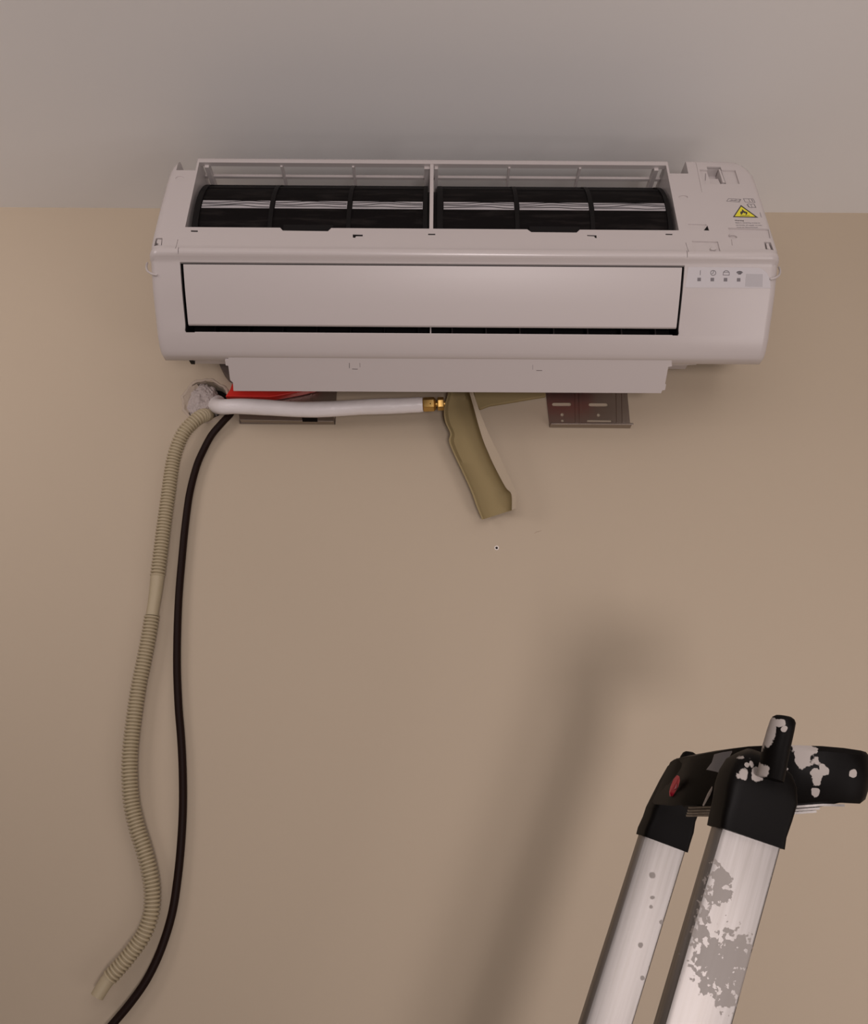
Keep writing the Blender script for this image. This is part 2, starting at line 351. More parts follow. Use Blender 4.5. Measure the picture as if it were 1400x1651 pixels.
# filters: curved frames with mesh, three cells each
FC, FZ, FR = 1.083, .696, .120
def arc(a, r=FR): return (FC - r*math.cos(R(a)), FZ + r*math.sin(R(a)))
def arcstrip(bm, x0, x1, a0, a1, r0, r1, n):
    A = []
    for i in range(n+1):
        a = a0+(a1-a0)*i/n; A.append([P(x, *arc(a, r)) for x, r in ((x0,r0),(x1,r0),(x1,r1),(x0,r1))])
    vs_ = [[bm.verts.new(p) for p in s] for s in A]
    for s, t in zip(vs_[:-1], vs_[1:]):
        for k in range(4): bm.faces.new((s[k], s[(k+1)%4], t[(k+1)%4], t[k]))
    bm.faces.new(vs_[0]); bm.faces.new(vs_[-1][::-1])
def pxx(px, s=1.15): return (px-700)/1400*s
for fx0, fx1, ribs, side in ((-.3165,-.0115,(437.5,561.5),'left'), (.0015,.3075,(829,948.5),'right')):
    b = bmesh.new()
    arcstrip(b, fx0+.003, fx1-.003, -10, 60, FR-.0035, FR-.002, 40)
    fl = obj('air_filter', b, M_filter, AC)
    b = bmesh.new(); edges = [fx0] + [pxx(r)-.0028 for r in ribs] + [fx1-.0055]; wdt = .0056
    for i, x in enumerate(edges):
        arcstrip(b, x, x+(.0075 if i == 0 else wdt), -10, 61, FR-.005, FR, 40)
    arcstrip(b, fx0, fx1, 57, 61, FR-.005, FR+.0002, 4); arcstrip(b, fx0, fx1, -10, -5, FR-.005, FR+.0002, 4)
    arcstrip(b, fx0, fx1, 40, 41.5, FR-.004, FR-.0008, 3)
    obj('filter_frame', b, M_fframe, fl, bev=0)
    # grip tab that fills the notch in the casing
    b = bmesh.new(); gx0, gx1 = (pxx(452,1.112), pxx(533,1.112)) if side == 'left' else (pxx(852,1.112), pxx(934,1.112))
    bx(b, gx0, gx1, hup(.68)+.004, hup(.68)+.012, .655, .690); obj('grip_tab', b, M_fframe, fl)
    cells = list(zip([edges[0]+.0075]+[e+wdt for e in edges[1:-1]], edges[1:]))
    for ci, (c0, c1) in enumerate(cells):
        b = bmesh.new(); arcstrip(b, c0+.001, c1-.0005, 12.5, 19.6, FR-.0045, FR-.0012, 6)
        st = obj('metal_strip', b, M_band, fl, label='light grey strip showing through the dark filter mesh')
        for k, (a_, amp, ph) in enumerate(((13.6, 1.2, .6), (15.6, 1.8, .35), (17.8, 1.0, .1))):
            b = bmesh.new(); pts = []
            for i in range(25):
                t = i/24; aa = a_ + amp*math.exp(-((t-.55-.12*math.sin(ci*2.1+k+ (side=='right')))/.22)**2) + .5*math.sin(5*t+k*2+ci)
                x = c0+.001+(c1-c0-.002)*t; pts.append(P(x, *arc(aa, FR-.0008)))
            tube(b, pts, .00042, 6); obj('moire_line', b, M_fframe, st)  # thin tubes added to draw the moire lines of the mesh
# heat exchanger behind the filters
b = bmesh.new(); arcstrip(b, -.3195, .3095, -14, 58, .060, FR-.008, 24); obj('heat_exchanger', b, M_black, AC)
b = bmesh.new(); bx(b, OX0+.0005, OX1-.0005, hup(.66)+.016, 1.154, .655, .672); obj('drain_tray', b, M_black, AC)
# louvre, black lining added for the outlet's shade, and vanes
LP = [(.9562,.6292),(.9625,.6195),(.9725,.6045),(.984,.5895),(.9945,.5762),(1.0005,.5688)]
b = bmesh.new(); f0, f1 = [], []
for h, z in LP: f0.append(P(-.3205, h+.0004, z)); f1.append(P(.3130, h+.0004, z))
inn = [(h+.0035, z-.0008) for h, z in LP][::-1]
q0 = f0+[P(-.3205, h, z) for h, z in inn]; q1 = f1+[P(.3130, h, z) for h, z in inn]
solid(b, q0, q1); obj('louvre_flap', b, M_white2, AC, bev=.0005, label='wide closed louvre flap above the thin dark outlet slot')
b = bmesh.new(); bx(b, -.3240, .3155, 1.040, 1.0445, .561, .631); bx(b, -.3242, .3157, .9585, 1.042, .6302, .6313); bx(b, -.3243, -.3233, 1.003, 1.043, .5608, .631); bx(b, .3148, .3158, 1.003, 1.043, .5608, .631)
bx(b, -.3238, .3155, 1.0165, 1.043, .5607, .5625)
q=[P(-.3243,.959,.630),P(-.3243,.966,.6195),P(-.3243,.976,.6045),P(-.3243,.9875,.5895),P(-.3243,.998,.5762),P(-.3243,1.0105,.5607),P(-.3243,1.03,.5607),P(-.3243,1.03,.630)]; solid(b,q,[v+Vector((.0009,0,0)) for v in q])
q=[P(.3149,.959,.630),P(.3149,.966,.6195),P(.3149,.976,.6045),P(.3149,.9875,.5895),P(.3149,.998,.5762),P(.3149,1.0105,.5607),P(.3149,1.03,.5607),P(.3149,1.03,.630)]; solid(b,q,[v+Vector((.0009,0,0)) for v in q])
obj('outlet_shade_lining', b, M_black, AC)
for k in range(14):
    x = -.29 + .0445*k; b = bmesh.new(); bx(b, x, x+.0016, 1.016, 1.036, .563, .60); obj('vane', b, M_vane if k > 6 else M_black, AC)
b = bmesh.new(); bx(b, -.0068, -.0052, 1.012, 1.016, .5605, .578); obj('flap_pin', b, M_white2, AC)
b = bmesh.new(); bx(b, -.313, .309, 1.0085, 1.0115, .5600, .5618); obj('outlet_lip', b, M_white2, AC)
# hinge of the nose: thin groove is real, cover below
CV = Plane(P(0, 1.0345, .5395), Vector((1,0,0)), P(0,1.0345,.5395)-P(0,1.0765,.507))
cov = [(368,573.5),(1083.5,579),(1084,591),(1078,592),(1073,619),(1074.5,620),(1073,629),(1068,630),(1066.5,634.2),(376.5,630.6),(375.5,617),(371,613),(368,590),(364,589.5),(362.5,579.5),(368,579.5)]
b = bmesh.new(); slab(b, CV, cov, -.003, .0)
cover = obj('bottom_cover', b, M_white2, AC, bev=.0005, label='narrower bottom cover plate with notched sides')
for pg in ([(563,585),(564,585),(564,593.5),(563,593.5)], [(568,594.4),(577,594.6),(577,595.6),(568,595.4)], [(865,596.8),(874.5,597),(874.5,598),(865,597.8)]):
    b = bmesh.new(); slab(b, CV, pg, .0, .00012); obj('clip_mark', b, M_seam, cover)
for pg in ([(580,585),(580.6,585),(581,592),(580.4,592)], [(859,588),(859.5,588),(859.5,596),(859,596)]):
    b = bmesh.new(); slab(b, CV, pg, 0, .00008); obj('clip_mark', b, M_seam, cover)
# fittings under the unit
HP = Plane(P(0, 1.10, .55), Vector((1,0,0)), Vector((0,0,1)))
b = bmesh.new(); slab(b, HP, [(350,566),(352,583),(356,593),(362,600),(371,606),(384,609),(384,566)], -.03, 0); obj('fan_housing', b, M_scroll, AC, bev=.001)
b = bmesh.new(); slab(b, Plane(P(0,1.045,.54), Vector((1,0,0)), Vector((0,0,1))), [(305,574),(311.5,574),(311.5,582),(305,581.5)], -.01, 0); obj('rubber_foot', b, M_black, AC)
b = bmesh.new(); slab(b, Plane(P(0,1.05,.54), Vector((1,0,0)), Vector((0,0,1))), [(312,574),(370,575),(370,580.5),(312,579.5)], -.012, 0); obj('base_edge', b, M_white2, AC)
b = bmesh.new(); slab(b, Plane(P(0,1.05,.54), Vector((1,0,0)), Vector((0,0,1))), [(1070,578),(1128,579),(1127,581.5),(1106,582.5),(1070,583)], -.012, 0)
obj('base_edge', b, M_white2, AC)
b = bmesh.new(); bx(b, -.30, .37, 1.10, 1.16, .590, .62); bx(b,-.25,-.2,1.160,1.1865,.74,.765); bx(b,.27,.32,1.160,1.1865,.74,.765); obj('back_chassis', b, M_white2, AC)
# display
DP = Plane(P(0, .9562, .6303), Vector((1,0,0)), P(0,.9562,.6303)-P(0,.9735,.604))
b = bmesh.new(); slab(b, DP, [(1109.5,430.5),(1222,431.5),(1230,434),(1237,440),(1242,449),(1243,465),(1105,464)], -.001, .0006)
disp = obj('display_panel', b, M_disp, AC, bev=.0004)
b = bmesh.new(); slab(b, DP, [(1203,441.5),(1230,442),(1229.5,462.5),(1201.5,462)], 0, .0008); obj('receiver_window', b, M_dispw, disp)
for px, py in ((1127.5,450.5),(1148.7,450.7),(1170,450.9),(1191.2,451.1)):
    b = bmesh.new(); slab(b, DP, [(px-2.8,py-2.8),(px+2.8,py-2.8),(px+2.6,py+2.8),(px-3,py+2.8)], 0, .0009); obj('indicator', b, M_ink, disp)
def pz(pl, lst): return [pl.hit(*p) for p in lst]
sym = [[(1129.5,436),(1129,443.5)]]
clk = [circ(1150,440,4.2,4.0,14)+[(1154.2,440)], [(1150.5,437),(1150,440.5),(1147.8,441)]]
bag = [[(1166.5,438.8),(1176,439),(1175.8,443.6),(1166,443.4),(1166.5,438.8)], circ(1171.2,439,3.8,2.8,8,180,360)]
wif = [circ(1192.6,443.5,r_,r_*.95,8,222,318) for r_ in (2.2,4.2,6.2)]
for nm, grp, wdx in (('power_symbol',sym,.0007),('clock_symbol',clk,.0007),('mode_symbol',bag,.0007),('wireless_symbol',wif,.0012)):
    b = bmesh.new(); lines(b, DP, [pz(DP, l) for l in grp], wdx, .0005, .0008); obj(nm, b, M_ink, disp)
# warning label
b = bmesh.new(); slab(b, UP, [(1182,350.2),(1223,351),(1195,330.6)], -.0003, .00012); wl = obj('warning_triangle', b, M_inkl, AC, label='yellow and black flame warning triangle')
b = bmesh.new(); slab(b, UP, [(1185.2,348.8),(1218,349.5),(1195.3,333.2)], 0, .0002); obj('yellow_field', b, M_yel, wl)
b = bmesh.new()
slab(b, UP, [(1196,346.8),(1194.2,344.8),(1193.8,342.2),(1195.3,340.6),(1195.6,341.8),(1196.6,340.2),(1196.6,337.4),(1199,339),(1200.4,341),(1201.4,340.4),(1203,342),(1204.8,341.6),(1205.5,344.4),(1204,346.6),(1202.2,347),(1203,345.2),(1201.6,343.4),(1200.6,344.6),(1199.2,342.6),(1197.8,344.2),(1197,345)], .0001, .0003)
slab(b, UP, [(1193.5,347.3),(1209,347.6),(1209.4,348.2),(1193.5,347.9)], .0001, .0003)
obj('flame', b, M_inkl, wl)
b = bmesh.new()
L1 = [[(1172,324.3),(1175,320.3),(1195,321.3),(1192.5,326),(1172,324.3)], [(1177,323.5),(1184,323.2),(1188,322)], [(1179,322),(1184,323.6),(1190,323.2)], [(1191,325),(1193.5,321.8)]]
L2 = [[(1199,320.3),(1214.8,320.8),(1217.8,326.5),(1202,325.9),(1199,320.3)], [(1207,320.5),(1210,326.2)], [(1212,321.8),(1214,325)], [(1212.4,321.6),(1214.4,324.8)]]
L3 = [[(1204.6,330),(1207,328.6),(1211,329.4),(1216,328.8),(1219.3,334.6),(1214,334.3),(1212,335),(1207.6,334),(1204.6,330)], [(1211,329.4),(1213,334.6)], [(1206.2,330.2),(1208.6,334.2)], [(1216.6,330),(1218.6,334.2)]]
lines(b, UP, [pz(UP, l) for l in L1+L2+L3], .00065, 0, .00015); obj('manual_symbols', b, M_ink, AC)
for body, px, py, sz, bold in (('Warning', 1185.3, 356.5, .0033, True), ('Before obtaining access to', 1186.3, 360.1, .0030, False), ('terminals, all supply circuits', 1187.2, 363.8, .0030, False), ('must be disconnected.', 1188.6, 367.3, .0030, False)):
    b = text_mesh(body, sz, UP, UP.hit(px, py), .00015, bold)
    obj('printed_text', b, M_inkl if bold else M_ink, AC)
b = text_mesh('JG79A382H01', .0016, UP, UP.hit(1228.6, 350.6), .00015, False, math.pi/2); obj('printed_text', b, M_ink, AC)

# ------------------------------------------------------------------ mounting plate on the wall
WPf = WD-.0022
WP = Plane(P(0, WPf, .5), Vector((1,0,0)), Vector((0,0,1)))
MP = root('mounting_plate', at(700, 560, WPf), 'galvanised steel wall mounting plate with slotted feet showing below the unit', 'bracket')
holes = [rslot(890.5,921.5,652,2.7), rslot(949.5,980.5,652.6,2.7), circ(906.8,668.6,2.8,2.8,10), circ(965.6,669.2,2.8,2.8,10), circ(907.2,678.4,2.6,2.2,10),
         [(947.5,676.9),(986,677.3),(987,680.6),(946.5,680.4)], rslot(402,434,652,2.7), rslot(461,492,652,2.7)]
b = bmesh.new()
slab(b, WP, [(386,683),(386,440),(1014,444),(1012,636),(1017,690),(886.5,688.5),(881,637),(880,600),(546,596),(543,634),(541,684)], -.0012, 0, holes)
pb = obj('plate_body', b, M_steel, MP)
b = bmesh.new()
a0, a1 = WP.hit(886.5, 684.3), WP.hit(1014.5, 686)
for q0_, q1_ in (((886.5,687.6),(1016.5,689.2)), ((388,671),(540,673.5))):
    u0, u1 = WP.hit(*q0_), WP.hit(*q1_); v = (u0[1]+u1[1])/2
    bb = bmesh.new(); slabq(bb, WP, [(u0[0], v-.0012), (u1[0], v-.0012), (u1[0], v), (u0[0], v)], -.0005, .0125)
    slabq(bb, WP, [(u0[0]+.001, v-.0012), (u1[0]+.002, v-.0012), (u1[0]+.002, v+.0015), (u0[0]+.001, v+.0015)], .0115, .0127)
    obj('bottom_flange', bb, M_steel, MP, bev=.0005)
b.free()
for x0, x1 in ((926.5,930.5),(933,936.5),(993,996),(1002,1008)): 
    b = bmesh.new(); slab(b, WP, [(x0,600),(x1,600),(x1+1,682),(x0+1,682)], -.0003, .0011); obj('pressed_rib', b, M_steel, MP, bev=.0005)
for x0, x1 in ((467,470),(501,504)): 
    b = bmesh.new(); slab(b, WP, [(x0,600),(x1,600),(x1,668),(x0,668)], -.0003, .0011); obj('pressed_rib', b, M_steel, MP, bev=.0005)
b = bmesh.new(); slab(b, WP, [(387.5,670.5),(389,681.8),(539.5,684.3),(539.5,672)], -.0005, .0105); fo = obj('folded_foot', b, M_steel, MP, bev=.0008)
b = bmesh.new(); slab(b, Plane(WP.o+Vector((0,-.0106,0)), WP.u, WP.v), [(487,673.5),(512,674),(512,679.8),(488,679.6)], -.001, .0002); obj('slot', b, M_dark, fo)
# red props
RP = Plane(P(0, 1.172, .5), Vector((1,0,0)), Vector((0,0,1)))
b = bmesh.new(); slab(b, RP, [(363,639),(371,627),(380,600),(520,600),(508,626),(486,631),(452,637.5),(436,640)], -.014, 0)
prop(obj('plastic_wedge', b, M_red, loc=RP.pt(RP.hit(430,625)), bev=.0015), 'bright red plastic wedge propping the unit off the wall, just above the white pipe', 'wedge')
b = bmesh.new(); bx(b, (880-700)/1400*1.26, (968-700)/1400*1.26, 1.125, 1.165, .5575, .5745)
prop(obj('plastic_wedge', b, M_red, loc=P(.21,1.145,.5565), bev=.0015), 'red plastic prop behind the bottom cover, mirrored in the right steel foot', 'wedge')

# ------------------------------------------------------------------ wall hole filler
FP = root('hole_filler', Vector((HX, .01, HZ)), 'crumpled grey filler packed in the broken round pipe hole left of the white pipe', 'filler')
b = bmesh.new(); bmesh.ops.create_icosphere(b, subdivisions=6, radius=1)
for v in b.verts:
    d = v.co.normalized(); k = 1 + .14*noise.noise(d*2.3) - .20*abs(noise.noise(d*4.5)) - .10*abs(noise.noise(d*10)) + .03*noise.noise(d*24)
    v.co = Vector((HX-.0055, .010, HZ-.001)) + Vector((d.x*.0262*k, d.y*.0175*k, d.z*.0325*k))
obj('filler_lump', b, M_plug, FP, ang=180)
b = bmesh.new(); N = 72; ri = []
for i in range(N):
    a = 2*math.pi*i/N; wob = noise.noise(Vector((math.cos(a)*3, math.sin(a)*3, 1)))
    w2 = noise.noise(Vector((math.cos(a)*9, math.sin(a)*9, 4)))
    top = 1 if -.3 < a < 4.4 else .35
    rin = HR*(.97+.06*wob+.05*w2); rout = HR*(1.09+.10*wob*top+.05*w2); hgt = (.0014+.0012*abs(w2))*top
    c, s = math.cos(a), math.sin(a)
    ri.append([b.verts.new(Vector((HX+c*r_, y, HZ+s*r_))) for r_, y in ((rin*.98,.006),(rin,-hgt*.6),((rin+rout)/2,-hgt),(rout,-hgt*.35),(rout*1.01,.0005))])
for i in range(N):
    A, C_ = ri[i], ri[(i+1)%N]
    for k in range(4): b.faces.new((A[k], A[k+1], C_[k+1], C_[k]))
obj('plaster_rim', b, M_plast, FP, ang=60)
b = bmesh.new(); cyl(b, (HX,.03,HZ), (HX,.034,HZ), HR*.99, 32); obj('dark_back', b, M_dark, FP)
b = bmesh.new(); q = [Vector((HX+x, y, HZ+z)) for x, y, z in ((-.034,.0,.012),(-.026,-.0015,.021),(-.016,-.001,.027),(-.012,.001,.023),(-.019,.003,.018),(-.022,.004,.009),(-.025,.003,-.006),(-.024,.003,-.019),(-.029,.001,-.022),(-.033,-.0008,-.008))]
solid(b, q, [v+Vector((.001,.005,0)) for v in q]); obj('loose_flake', b, M_plast, FP)

# ------------------------------------------------------------------ white insulated pipe
pp = [at(352,649,1.20), at(349,654,1.184), at(360,656,1.160), at(385,655,1.148), at(430,657,1.147), at(480,660,1.146), at(530,659.5,1.145), at(590,656,1.144), at(640,654.3,1.142), at(683,652.3,1.140)]
PI_ = root('insulated_pipe', pp[3], 'white foam insulated pipe with brass end fitting, running from the wall hole under the unit', 'pipe')
b = bmesh.new(); pts = resample(pp, .0025)
tube(b, pts, lambda i, s: .0113*(1+.018*math.sin(s*70)+.02*noise.noise(Vector((s*60,0,0)))) * (1 if i < len(pts)-2 else .97), 24)
obj('insulation', b, M_ins, PI_)
ax = (pp[-1]-pp[-2]).normalized()
e = pts[-1]
def hexcyl(b, p0, p1, r, rot=0, r1=None):
    t = (p1-p0).normalized(); u = Vector((0,1,0)).cross(t).normalized(); v = t.cross(u); A = []
    for p, rr in ((p0, r*.9), (p0+(p1-p0)*.12, r), (p0+(p1-p0)*.86, r), (p1, (r1 or r*.9))):
        A.append([b.verts.new(p+(u*math.cos(rot+k*math.pi/3)+v*math.sin(rot+k*math.pi/3))*rr) for k in range(6)])
    for s_, t_ in zip(A[:-1], A[1:]):
        for k in range(6): b.faces.new((s_[k], s_[(k+1)%6], t_[(k+1)%6], t_[k]))
    b.faces.new(A[0][::-1]); b.faces.new(A[-1])
b = bmesh.new(); hexcyl(b, e+ax*.0003, e+ax*.0185, .0105, R(15), .0072); nut = obj('flare_nut', b, M_brass, PI_, bev=.0006)
b = bmesh.new(); cyl(b, e+ax*.018, e+ax*.032, .0035); obj('threaded_stem', b, M_brass, PI_)
b = bmesh.new(); hexcyl(b, e+ax*.0212, e+ax*.0302, .0097, R(20)); obj('end_cap', b, M_brass, PI_, bev=.0004)
b = bmesh.new(); cyl(b, e+ax*.0108+Vector((0,-.0090,-.0035)), e+ax*.0108+Vector((0,-.0106,-.0035)), .0007, 10); obj('punch_mark', b, M_dark, nut)

# ------------------------------------------------------------------ beige foam wrap hanging
Lp = [(734,600),(722,637),(716,661),(718,680),(726,698.6),(724,711),(731,730),(740,749),(759,790),(768,815),(777.5,838)]
Ip = [(748,600),(757.5,634),(764,657),(771,683),(777,703),(782,717),(788,731),(796,749),(815,785),(824.7,797),(825.4,822.8)]
Rp = [(753,600),(764,635),(771,656),(780,680),(788.5,700),(796,716),(803,730),(813,751),(828,783.5),(832.8,797),(832,820.5)]
FO = root('foam_wrap', at(770, 720, 1.17), 'beige opened foam pipe wrap hanging down in a channel shape beside the brass fitting', 'pipe wrap')
b = bmesh.new(); secs = []
for k, (l, i_, r_) in enumerate(zip(Lp, Ip, Rp)):
    f = k/(len(Lp)-1); base = 1.162 + .018*f; lift = .034 - .012*f
    mixp = lambda a, c, t: (a[0]+(c[0]-a[0])*t, a[1]+(c[1]-a[1])*t)
    S = [at(*l, base-.012), at(*mixp(l,i_,.05), base-.0125), at(*mixp(l,i_,.14), base-.003), at(*mixp(l,i_,.5), base), at(*mixp(l,i_,.78), base), at(*mixp(l,i_,.93), base-.006),
         at(*i_, base-lift), at(*mixp(i_,r_,.5), base-lift-.001), at(*r_, base-lift), at(*mixp(i_,r_,.95), base-.002), at(*mixp(l,i_,.9), base+.0065), at(*mixp(l,i_,.5), base+.007), at(*mixp(l,i_,.1), base+.003), at(*mixp(l,i_,.01), base-.008)]
    secs.append(S)
fine = []
for col_ in zip(*secs):                       # smooth each rail of the section along the length
    out_ = []
    n = len(col_); gg = lambda i: col_[max(0,min(n-1,i))]
    for i in range(n-1):
        for t in (0,.25,.5,.75):
            p0,p1,p2,p3 = gg(i-1),gg(i),gg(i+1),gg(i+2)
            out_.append(.5*((2*p1)+(p2-p0)*t+(2*p0-5*p1+4*p2-p3)*t*t+(3*p1-p0-3*p2+p3)*t**3))
    out_.append(col_[-1]); fine.append(out_)
rr_ = [[b.verts.new(fine[j][i]) for j in range(len(fine))] for i in range(len(fine[0]))]
for A, C_ in zip(rr_[:-1], rr_[1:]):
    for k in range(len(A)): b.faces.new((A[k], A[(k+1)%len(A)], C_[(k+1)%len(A)], C_[k]))
b.faces.new(rr_[0]); b.faces.new(rr_[-1][::-1])
obj('channel', b, M_foam, FO, ang=50)
M_rim = mat('pale_foam_edge', (.41, .34, .25), .85, spec=.2)
b = bmesh.new(); K_ = len(fine[0]); rg = []
for i in range(K_):
    a_, m_, c_ = fine[6][i], fine[7][i], fine[8][i]; f_ = Vector((0,-.0006,0)); g_ = Vector((0,.0012,0))
    rg.append([b.verts.new(v) for v in (a_+f_, m_+f_, c_+f_, c_+g_, m_+g_, a_+g_)])
for A, C_ in zip(rg[:-1], rg[1:]):
    for k in range(6): b.faces.new((A[k], A[(k+1)%6], C_[(k+1)%6], C_[k]))
b.faces.new(rg[0]); b.faces.new(rg[-1][::-1]); obj('pale_edge', b, M_rim, FO, label='paler edge')  # paler tone along the rim of the channel
b = bmesh.new(); slab(b, Plane(P(0,1.176,.5), Vector((1,0,0)), Vector((0,0,1))), [(758,600),(882,600),(881,637),(850,642),(815,648),(790,652),(774,658),(768,650)], -.010, -.004)
obj('loose_end', b, M_foam, FO, bev=.002, seg=3)

# ------------------------------------------------------------------ drain hose
hp = [(338,670,1.203),(333,669,1.184),(323,672,1.170),(310,682,1.165),(296,698,1.163),(286,720,1.165),(278,750,1.168),(271,800,1.170),(264,850,1.172),(259,890,1.173),(254,930,1.174),(250,962,1.176),(245,993,1.176),(239,1030,1.176),
      (231,1070,1.176),(223,1110,1.176),(215,1165,1.175),(210,1210,1.174),(209,1250,1.173),(212,1295,1.173),(221,1335,1.173),(232,1370,1.173),(241,1405,1.173),(245.5,1440,1.173),(243,1475,1.172),(231,1508,1.171),(211,1537,1.170),(190,1562,1.169),(172,1582,1.168),(155,1609,1.166)]
hpts = [at(*p) for p in hp]
HO = root('drain_hose', hpts[2], 'beige corrugated drain hose hanging down the wall from the pipe hole', 'hose')
STEP = .0046/8
allp = resample(hpts, STEP)
def seg_index(pix):                            # index of nearest resampled point to a path point
    q = at(*pix); return min(range(len(allp)), key=lambda i: (allp[i]-q).length)
i1, i2, i3 = seg_index(hp[10]), seg_index(hp[12]), seg_index((178,1576,1.1685))
prof = [-.0016,.0004,.0012,.0015,.0015,.0012,.0004,-.0016]
def hose_r(i0):
    return lambda i, s: .0088 + prof[i % 8]
istart = seg_index((331,669.5,1.180))
for a_, b_ in ((istart, i1), (i2, i3)):
    b = bmesh.new(); tube(b, allp[a_:b_+1], hose_r(a_), 20); obj('corrugated_length', b, M_hose, HO, ang=50)
b = bmesh.new(); tube(b, allp[:istart+1:4], .0096, 20); obj('smooth_cuff', b, M_hose, HO)
b = bmesh.new(); mid = allp[i1-2:i2+3:4]; tube(b, mid, lambda i, s: .0094-.0011*min(1, i/(len(mid)*.7)), 20); obj('smooth_cuff', b, M_hose, HO)
b = bmesh.new(); en = allp[i3-2::4]
tube(b, en, lambda i, s: .0088-.0006*i/len(en), 20); obj('smooth_end', b, M_hose, HO)

# ------------------------------------------------------------------ dark cable
cp = [(372,664,1.21),(371,666,1.192),(371,668,1.180),(356,684,1.177),(341,702,1.179),(328,726,1.181),(317,752,1.181),(306,795,1.181),(299,845,1.181),(293.5,900,1.181),(288.5,960,1.181),(286,1020,1.181),(285.5,1080,1.181),(288,1140,1.181),(292,1190,1.181),(294.5,1240,1.181),
      (295,1300,1.181),(292,1360,1.181),(286,1420,1.181),(277,1475,1.181),(260,1530,1.180),(238,1577,1.179),(212,1615,1.178),(182,1651,1.176),(150,1688,1.17)]
b = bmesh.new(); tube(b, resample([at(*p) for p in cp], .004), .0051, 16)
prop(obj('electric_cable', b, M_cable, loc=at(*cp[3])), 'dark brown electric cable hanging from the pipe hole to the right of the hose', 'cable')

# ------------------------------------------------------------------ wall anchor and scratch
b = bmesh.new(); r1 = circ(S1.x, S1.z, .0032, .0032, 20); r2 = circ(S1.x, S1.z, .0019, .0019, 20)
solid(b, V(r1, -.0008), V(r1, .0), [V(r2, -.0008)], [V(r2, .0)])
anc = obj('wall_anchor', b, mat('pale_anchor', (.8,.74,.70), .5), loc=S1); prop(anc, 'tiny pale screw anchor with a dark hole, on the bare wall below the foam wrap', 'anchor')
b = bmesh.new(); cyl(b, (S1.x, .006, S1.z), (S1.x, .004, S1.z), .0021, 12); obj('dark_bore', b, M_dark, anc)
WL = Plane(Vector((0, 0, 1.7)), Vector((1,0,0)), Vector((0,0,1)))
b = bmesh.new(); lines(b, WL, [pz(WL, [(862,860),(865,858),(868,857)]), pz(WL, [(868,857),(873,855.6)])], .0007, -.0002, .00015)
prop(obj('trim_1', b, mat('scuff', (.40,.31,.23), .8)), kind='structure')

# ------------------------------------------------------------------ step ladder
SN, SF, KL = .68, .96, .809
def near(px, py, s): return CAM + ray(px, py)*s*KL     # point at distance s along the view axis
LD = root('step_ladder', (-.40, -.45, 0), 'paint-splashed aluminium step ladder with black plastic top, at lower right', 'ladder')
lo = Vector(LD.location)
def alu(name, bl, na=.5):
    m = mat(name, (.60, .57, .55), .42, 1); nt = m.node_tree; L = nt.links; b_ = nt.nodes['Principled BSDF']
    tc = nt.nodes.new('ShaderNodeTexCoord'); mp = nt.nodes.new('ShaderNodeMapping'); mp.vector_type = 'TEXTURE'
    mp.inputs['Rotation'].default_value = (0, R(21), 0); mp.inputs['Scale'].default_value = (.05, .05, 2.5)     # drawn along the rail
    nz = nt.nodes.new('ShaderNodeTexNoise'); nz.inputs['Scale'].default_value = 16; nz.inputs['Detail'].default_value = 4
    cr = nt.nodes.new('ShaderNodeValToRGB'); cr.color_ramp.elements[0].position = .3; cr.color_ramp.elements[1].position = .7
    cr.color_ramp.elements[0].color = (.245,.228,.213,1); cr.color_ramp.elements[1].color = (.35,.33,.315,1)
    mr = nt.nodes.new('ShaderNodeMapRange'); mr.inputs[3].default_value = .42; mr.inputs[4].default_value = .54
    L.new(tc.outputs['Object'], mp.inputs[0]); L.new(mp.outputs[0], nz.inputs['Vector']); L.new(nz.outputs[0], cr.inputs[0]); L.new(cr.outputs[0], b_.inputs['Base Color'])
    L.new(nz.outputs[0], mr.inputs[0]); L.new(mr.outputs[0], b_.inputs['Roughness'])
    if bl: blobs(m, [(c, q*.86, s_) for c, q, s_ in bl], (.27,.24,.215), 300, na)
    return m
# rails: two wide-face edges traced at real depth, straight and continued to the floor
def rail(L0, R0, L1, R1, s0, s1, nm, blp):
    a0, c0, a1, c1 = near(*L0, s0), near(*R0, s0), near(*L1, s1), near(*R1, s1)
    top = (a0+c0)/2; bot = (a1+c1)/2; t = (bot-top).normalized(); u = (c0-a0); u = (u - t*u.dot(t)); wdt = u.length; u.normalize()
    nrm = t.cross(u).normalized()
    if nrm.y > 0: nrm = -nrm
    return top, t, u, wdt, nrm
def build_rail(top, t, u, wdt, nrm, lcut, rcut, m, sgn=1):
    length = (top.z)/(-t.z)
    # section (across, towards viewer): rounded left shoulder, flat face, thin back
    h = wdt/2
    sec = [(-h, -.013), (-h, -.0065), (-h+.0010, -.0035), (-h+.0035, -.0008), (-h+.0062, 0), (h-.0012, 0), (h, -.0012), (h, -.013), (h-.002,-.014), (-h+.002,-.014)]
    b = bmesh.new()
    f = [top + u*x + nrm*y - t*(0.002) + t*(lcut + (rcut-lcut)*(x+h)/wdt) for x, y in sec]
    e_ = [top + t*length + u*x + nrm*y for x, y in sec]
    for p in e_:
        p += t*(-p.z/t.z)
    solid(b, f, e_)
    return obj('rail', b, m, LD, ang=30, bev=.0006)
rn = rail((1150,1360),(1262,1360),(1065,1651),(1182,1651), SN, SN*.95, 'n', [])
rf = rail((1031,1360),(1110,1360),(938.5,1651),(1021,1651), SF, SF*.95, 'f', [])
def onrail(r, px, py):                        # point of the rail's face seen at a pixel, ladder space
    d = ray(px, py); k = (r[0]-CAM).dot(r[4])/d.dot(r[4]); return (CAM + d*k) - lo
